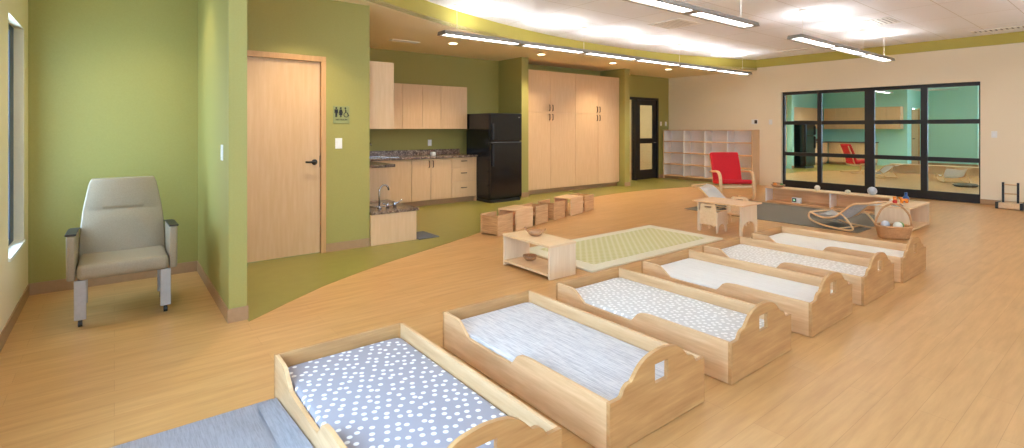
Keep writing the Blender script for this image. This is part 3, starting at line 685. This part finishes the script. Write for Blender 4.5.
# ------------------------------------------------------------------ red armchair
def red_chair(loc, rot, lb):
    """faces local -y"""
    t = thing('armchair', lb, 'armchair', loc, rot, 'red cushioned armchairs')
    def cush(pts, w, th, nm, r=.03):
        m = MB(); n = len(pts); V = []
        for i, (y, z) in enumerate(pts):
            a = pts[max(i-1,0)]; b = pts[min(i+1,n-1)]; d = Vector((b[0]-a[0], b[1]-a[1])).normalized(); nn = Vector((-d.y, d.x))
            V.append([m.bm.verts.new((x, y+nn.x*o, z+nn.y*o)) for x, o in ((-w/2,0),(0,-.0),(w/2,0),(w/2,th),(0,th*1.15),(-w/2,th))])
        for A, B_ in zip(V, V[1:]):
            for k in range(6): m.bm.faces.new((A[k], A[(k+1)%6], B_[(k+1)%6], B_[k]))
        m.bm.faces.new(V[0][::-1]); m.bm.faces.new(V[-1]); return m.build(nm, M['red'], t, r, smooth=True, seg=3)
    cush([(-.04,.335),(.15,.315),(.35,.295),(.5,.285)], .57, .08, 'seat_cushion')
    cush([(.46,.30),(.50,.42),(.545,.58),(.6,.74),(.67,.90)], .58, .07, 'back_cushion')
    m = MB()
    for s in (-1, 1):
        x = s*.325
        path = smooth_path([(.62,.015),(.3,.012),(.12,.012),(.03,.04),(.0,.14),(-.01,.32),(.01,.45),(.07,.535),(.17,.56),(.32,.55),(.5,.53)], 4)
        MB().tube([(x, y, z) for y, z in path], .034, 8, flat=.6, up=(0,0,1)).build('arm_frame', M['birch_rail'], t, smooth=True)
        MB().tube([(s*.265,y,z) for y, z in smooth_path([(-.02,.30),(.2,.275),(.42,.255),(.50,.33),(.55,.5),(.62,.7),(.68,.86)], 4)], .018, 8).build('seat_rail', M['birch_rail'], t, smooth=True)
    B(-.29,.29,-.02,.02,.255,.30).build('front_rail', M['pale_x'], t, .004); B(-.285,.285,.44,.47,.23,.265).build('rear_rail', M['pale_x'], t, .004)
    return t
F = Vector((math.sin(math.radians(38.02)), math.cos(math.radians(38.02)), 0))
red_chair((9.55, 5.10, 0), -math.radians(38), 'red-cushioned bentwood armchair in front of the white cubby shelf')
red_chair((2*MX-9.55+3, 5.85, 0), math.radians(45), 'red armchair seen through the glass in the mint room')

# ------------------------------------------------------------------ baby bouncers
def bouncer(loc, rot, lb, fabric='sling'):
    """foot at local y=0, head at +y (high); width along x"""
    t = thing('baby_bouncer', lb, 'bouncer', loc, rot, 'bentwood baby bouncers'); w = .23
    sl = smooth_path([(0,.185),(.1,.15),(.22,.135),(.36,.165),(.47,.255),(.57,.345),(.65,.385),(.76,.40)], 5)
    for s in (-1, 1):
        MB().tube([(s*w, y, z) for y, z in sl], .014, 8).build('sling_rail', M['birch_rail'], t, smooth=True)
        bs = smooth_path([(.005,.18),(-.01,.12),(.04,.07),(.2,.03),(.42,.016),(.56,.018),(.62,.04),(.6,.09),(.52,.18),(.46,.225)], 5)
        MB().tube([(s*(w+.02), y, z) for y, z in bs], .013, 8).build('rocker_runner', M['birch_rail'], t, smooth=True)
    for y, z, nm in ((0,.185,'foot_bar'),(.76,.40,'head_bar')): MB().tube([(-w,y,z),(w,y,z)], .013, 8).build(nm, M['birch_rail'], t, smooth=True)
    MB().tube([(-w-.02,.42,.016),(w+.02,.42,.016)], .011, 8).build('cross_bar', M['birch_rail'], t, smooth=True)
    def fn(u, v):
        i = min(int(u*(len(sl)-1)), len(sl)-2); f = u*(len(sl)-1)-i
        y = sl[i][0]*(1-f)+sl[i+1][0]*f; z = sl[i][1]*(1-f)+sl[i+1][1]*f
        x = (v*2-1)*(w-.004); return (x, y, z+.012-.05*(1-(v*2-1)**2))
    MB().grid(fn, 30, 8, .008).build('sling', M[fabric], t, smooth=True)
    def pf(u, v):
        y = .05+.3*u; i = 0
        while i < len(sl)-2 and sl[i+1][0] < y: i += 1
        f = (y-sl[i][0])/(sl[i+1][0]-sl[i][0]); z = sl[i][1]*(1-f)+sl[i+1][1]*f
        x = (v*2-1)*.15; return (x, y, z+.026+.018*math.sin(PI*u)*math.sin(PI*v)-.035*(1-(v*2-1)**2))
    MB().grid(pf, 10, 8, .012).build('pad', M['sling'], t, smooth=True)
    return t
bouncer((8.2, 3.1, .012), PI-.25, 'bentwood baby bouncer with grey-white sling in the middle of dark rug', 'sling_shaded')
bouncer((8.15, 4.3, .012), -.02, 'bentwood baby bouncer with white sling behind the low table, beside armchair')
bouncer((2*MX-8.15, 5.3, 0), PI-.3, 'white baby bouncer seen through the glass by the red armchair')
bouncer((17.6, 3.55, 0), PI/2+.5, 'wooden baby bouncer seen through the glass against the mint partition')

# ------------------------------------------------------------------ shelves by the glass
t = thing('window_shelf', 'long low birch bench shelf along the dark rug before the glazed wall', 'shelf', (9.93, 2.72, 0))
Lw = 2.02
B(0,.3,0,Lw,.262,.284).build('top', M['pale_x'], t, .003)
for y in (0, .88, Lw-.02): B(.004,.296,y,y+.02,.003,.262).build('upright', M['white_melamine'], t, .002)
B(.27,.29,.02,Lw-.02,.02,.262).build('back_panel', M['maple_y'], t)
B(.01,.27,.02,Lw-.02,.003,.02).build('bottom_board', M['maple_y'], t)
def ball(loc, r, mat, lb, nm='toy_ball', cat='ball'):
    return tag(MB().lathe([(r*math.sin(PI*k/12)+.0005, r-r*math.cos(PI*k/12)) for k in range(13)], 18).build(nm, M[mat], loc=loc, smooth=True), lb, cat)
bowl((10.04,4.55,.284), .13, .05, 'brown', 'shallow brown wooden bowl on the end of the long bench shelf')
ball((10.03,4.60,.296), .035, 'orange', 'small orange toy in the brown bowl on the bench shelf'); ball((10.06,4.49,.296), .033, 'leafgreen', 'small green toy in the brown bowl on the bench shelf')
ball((10.05,3.86,.284), .048, 'cream_toy', 'small white ball on bench shelf above its middle upright')
t = thing('white_teapot', 'little cream toy pot between the two balls on bench shelf', 'toy', (10.07, 3.38, .284), .3)
MB().lathe([(.03,0),(.045,.02),(.04,.045),(.02,.055)], 16).build('body', M['cream_toy'], t, smooth=True); MB().tube([(.035,0,.02),(.07,0,.03),(.08,0,.05)], .008, 8).build('spout', M['cream_toy'], t, smooth=True)
ball((10.08,3.02,.284), .07, 'greytoy', 'grey and white patterned ball at the near end of bench shelf')
t = thing('activity_box', 'small white box with dark green-lit screen inside the bench shelf', 'toy', (10.0, 4.2, .02), .15)
B(0,.06,-.08,.08,0,.1).build('box', M['white_melamine'], t, .006); B(-.004,.0,.0,.07,.02,.09).build('screen_frame', M['dark'], t); B(-.006,-.003,.02,.05,.045,.065).build('screen', M['screen'], t)

t = thing('end_shelf', 'square-ended birch bench shelf with open side, behind the wicker basket', 'shelf', (8.44, 2.10, 0))
B(0,.02,.0,.4,.003,.31).build('end_panel', M['pale'], t, .002); B(.92,.94,.0,.4,.003,.31).build('end_panel', M['pale'], t, .002)
B(-.003,.943,-.003,.403,.31,.332).build('top', M['pale_x'], t, .003); B(.02,.92,.38,.397,.03,.31).build('back_panel', M['maple_x'], t); B(.02,.92,.003,.38,.012,.032).build('bottom_board', M['pale_x'], t)
t = thing('toy_bottle', 'small blue bottle on the square-ended bench shelf', 'bottle', (9.15, 2.32, .332))
MB().lathe([(.035,0),(.038,.01),(.038,.07),(.02,.09),(.016,.11)], 16).build('body', M['blue'], t, smooth=True); MB().lathe([(.02,.108),(.02,.135)], 16).build('cap', M['blue'], t)
def animal(loc, rot, mat, lb):
    t = thing('toy_animal', lb, 'toy', loc, rot)
    MB().prism([(-.06,.03),(-.055,0),(-.035,0),(-.03,.03),(.02,.03),(.025,0),(.045,0),(.05,.04),(.075,.07),(.07,.09),(.045,.085),(.035,.06),(-.055,.06)], -.018, .018, 'y').build('body', M[mat], t, .005)
animal((8.98,2.30,.332), 2.6, 'orange', 'small orange wooden animal beside the blue bottle')
animal((8.88,2.38,.332), .4, 'orange', 'small orange wooden animal farther from the blue bottle')
ball((8.80,2.36,.332), .028, 'redtoy', 'small red ball on the square-ended bench shelf beside the orange animals')
t = thing('book', 'thin pale booklet lying on the end of the square-ended bench shelf', 'book', (8.58, 2.28, .332), .4)
B(-.09,.09,-.06,.06,.003,.012).build('pages', M['cream_toy'], t); MB().box(-.093,.093,-.063,.063,0,.003).box(-.093,.093,-.063,.063,.012,.015).build('cover', M['dark'], t)

# wicker basket
t = thing('wicker_basket', 'tan wicker basket with a tall hoop handle beside the last bed', 'basket', (7.89, 2.13, 0), -.9)
m = MB(); N = 72; rings = []
for j in range(15):
    z = .004+.15*j/14; k = .82+.18*j/14
    rings.append([m.bm.verts.new(((.20*k+.006*math.sin(PI*i/2+PI*j))*math.cos(2*PI*i/N), (.15*k+.006*math.sin(PI*i/2+PI*j))*math.sin(2*PI*i/N), z)) for i in range(N)])
for A, B_ in zip(rings, rings[1:]):
    for k in range(N): m.bm.faces.new((A[k], A[(k+1)%N], B_[(k+1)%N], B_[k]))
m.bm.faces.new(rings[0][::-1]); m.build('basket_body', M['wicker'], t, smooth=True)
MB().tube([(.2*math.cos(2*PI*k/40), .15*math.sin(2*PI*k/40), .155) for k in range(40)], .014, 8, closed=True).build('rim', M['wicker'], t, smooth=True)
MB().tube([(.2*math.cos(a), .006*math.sin(9*a), .155+.28*math.sin(a)) for a in [PI*k/24 for k in range(25)]], .013, 8).build('handle', M['wicker'], t, smooth=True)
for dx, dy, r, mt, lb in ((-.08,.03,.05,'greytoy','grey rounded toy in the wicker basket, away from the bed end'), (.03,-.04,.05,'cream_toy','cream rounded toy in the wicker basket'), (.09,.04,.045,'leafgreen','green rounded toy in the wicker basket')):
    ca, sa = math.cos(-.9), math.sin(-.9); ball((7.89+dx*ca-dy*sa, 2.13+dx*sa+dy*ca, .115-.0), r, mt, lb)
# the toys lie on a folded cloth filling the basket
tag(MB().lathe([(.13,.006),(.15,.06),(.14,.113),(.02,.115)], 28, (0,0,0), 1.12, .84).build('folded_cloth', M['sling'], loc=(7.89,2.13,.0), rot=-.9, smooth=True), 'pale folded cloth filling the wicker basket', 'cloth')

# black-posted stand against the cream wall
t = thing('pull_up_stand', 'small stand with black posts and wooden rungs against cream wall', 'stand', (12.28, 1.49, 0))
for y in (.06, .25): B(.10,.135,y-.015,y+.015,.06,.46).build('post', M['black'], t, .003)
for y in (.0, .31): MB().prism([(-.05,.003),(.3,.003),(.3,.1),(-.05,.12)], y-.02, y+.02, 'x' if False else 'y').build('end_block', M['black'], t, .003)
B(-.03,.28,.02,.29,.012,.105).build('base_box', M['pale_x'], t, .004)
for z in (.26,.42): MB().tube([(.118,.07,z),(.118,.24,z)], .011, 8).build('rung', M['birch_rail'], t, smooth=True)

# ------------------------------------------------------------------ a few things in the mint room
t = thing('play_shelf', 'low wooden shelf seen through glass below the mint partition', 'shelf', (19.6, 3.0, 0))
B(0,.3,0,2.4,.27,.29).build('top', M['pale_x'], t)
for y in (0,.8,1.6,2.38): B(0,.3,y,y+.02,.003,.27).build('upright', M['pale'], t)
B(.28,.3,.02,2.38,.003,.27).build('back_panel', M['pale_x'], t)
t = thing('paper_dispenser', 'white paper dispenser on the mint wall seen through the glass', 'dispenser', (2*MX-2.42, 5.0, 1.15))
d3 = thing('door_3', None, None); d3['kind'] = 'structure'
MB().box(2*MX-1.825, 2*MX-.92, YD+.02, YD+.06, .012, 2.15).build('leaf', M['door'], d3); MB().box(2*MX-1.885, 2*MX-1.83, YD-.012, YD+.12, 0, 2.215).box(2*MX-.915, 2*MX-.86, YD-.012, YD+.12, 0, 2.215).build('frame', M['doorframe'], d3)
MB().tube([(2*MX-1.76, YD+.02, 1.03),(2*MX-1.76, YD-.04, 1.03),(2*MX-1.65, YD-.045, 1.03)], .012).build('handle', M['black'], d3)
bpy.data.objects.remove(t)
t = thing('round_floor_cushion', 'dark round cushion on the floor seen through the glass', 'cushion', (16.3, 2.95, 0))
MB().lathe([(.2,0),(.24,.03),(.22,.07),(.03,.085)], 28).build('pad', M['darkrug'], t, smooth=True)
MB().tube([(.24*math.cos(2*PI*k/36), .24*math.sin(2*PI*k/36), .035) for k in range(36)], .008, 6, closed=True).build('piping', M['dark'], t, smooth=True)

# ------------------------------------------------------------------ daylight, camera, colour
w = bpy.data.worlds.new('sky'); bpy.context.scene.world = w; w.use_nodes = True
nt = w.node_tree; bg = nt.nodes['Background']
bg.inputs['Color'].default_value = (.46,.71,1.0,1); bg.inputs['Strength'].default_value = 12.0
def portal(x, y, z, sx, sy, rot):
    l = bpy.data.lights.new('window_daylight', 'AREA'); l.shape = 'RECTANGLE'; l.size = sx; l.size_y = sy; l.cycles.is_portal = True
    o = bpy.data.objects.new('window_daylight', l); C.objects.link(o); o.location = (x, y, z); o.rotation_euler = rot
for a, b in ((.6,2.6),(9.0,10.2)):
    for mir in (0, 1):
        x = (a+b)/2; x = 2*MX-x if mir else x
        portal(x, YR-.1, 1.65, b-a, 1.3, (PI/2, 0, 0))
for a, b in ((-2.6,-.9),(.6,2.6),(4.86,5.62)):
    portal(XL-.19, (a+b)/2, 1.355, 1.69, b-a, (0, -PI/2, 0))
l = bpy.data.lights.new('corridor_lamp', 'AREA'); l.size = .6; l.energy = 26; l.color = (1,.9,.75)
o = bpy.data.objects.new('corridor_lamp', l); C.objects.link(o); o.location = (11.5, 9.8, 2.85)

cam = bpy.data.cameras.new('camera'); co = bpy.data.objects.new('camera', cam); C.objects.link(co)
co.location = (0, 0, 1.4); co.rotation_euler = (PI/2, 0, -math.radians(38.02))
cam.sensor_width = 36; cam.lens = 508.7/1024*36; cam.shift_y = -95/1024; cam.clip_start = .05
sc = bpy.context.scene; sc.camera = co
sc.view_settings.view_transform = 'Standard'; sc.view_settings.look = 'None'; sc.view_settings.gamma = 1; sc.view_settings.exposure = .41
sc.view_settings.use_curve_mapping = False
sc.cycles.max_bounces = 10; sc.cycles.diffuse_bounces = 7; sc.cycles.sample_clamp_indirect = 6
sc.cycles.caustics_reflective = False; sc.cycles.caustics_refractive = False
sc.cycles.use_denoising = True
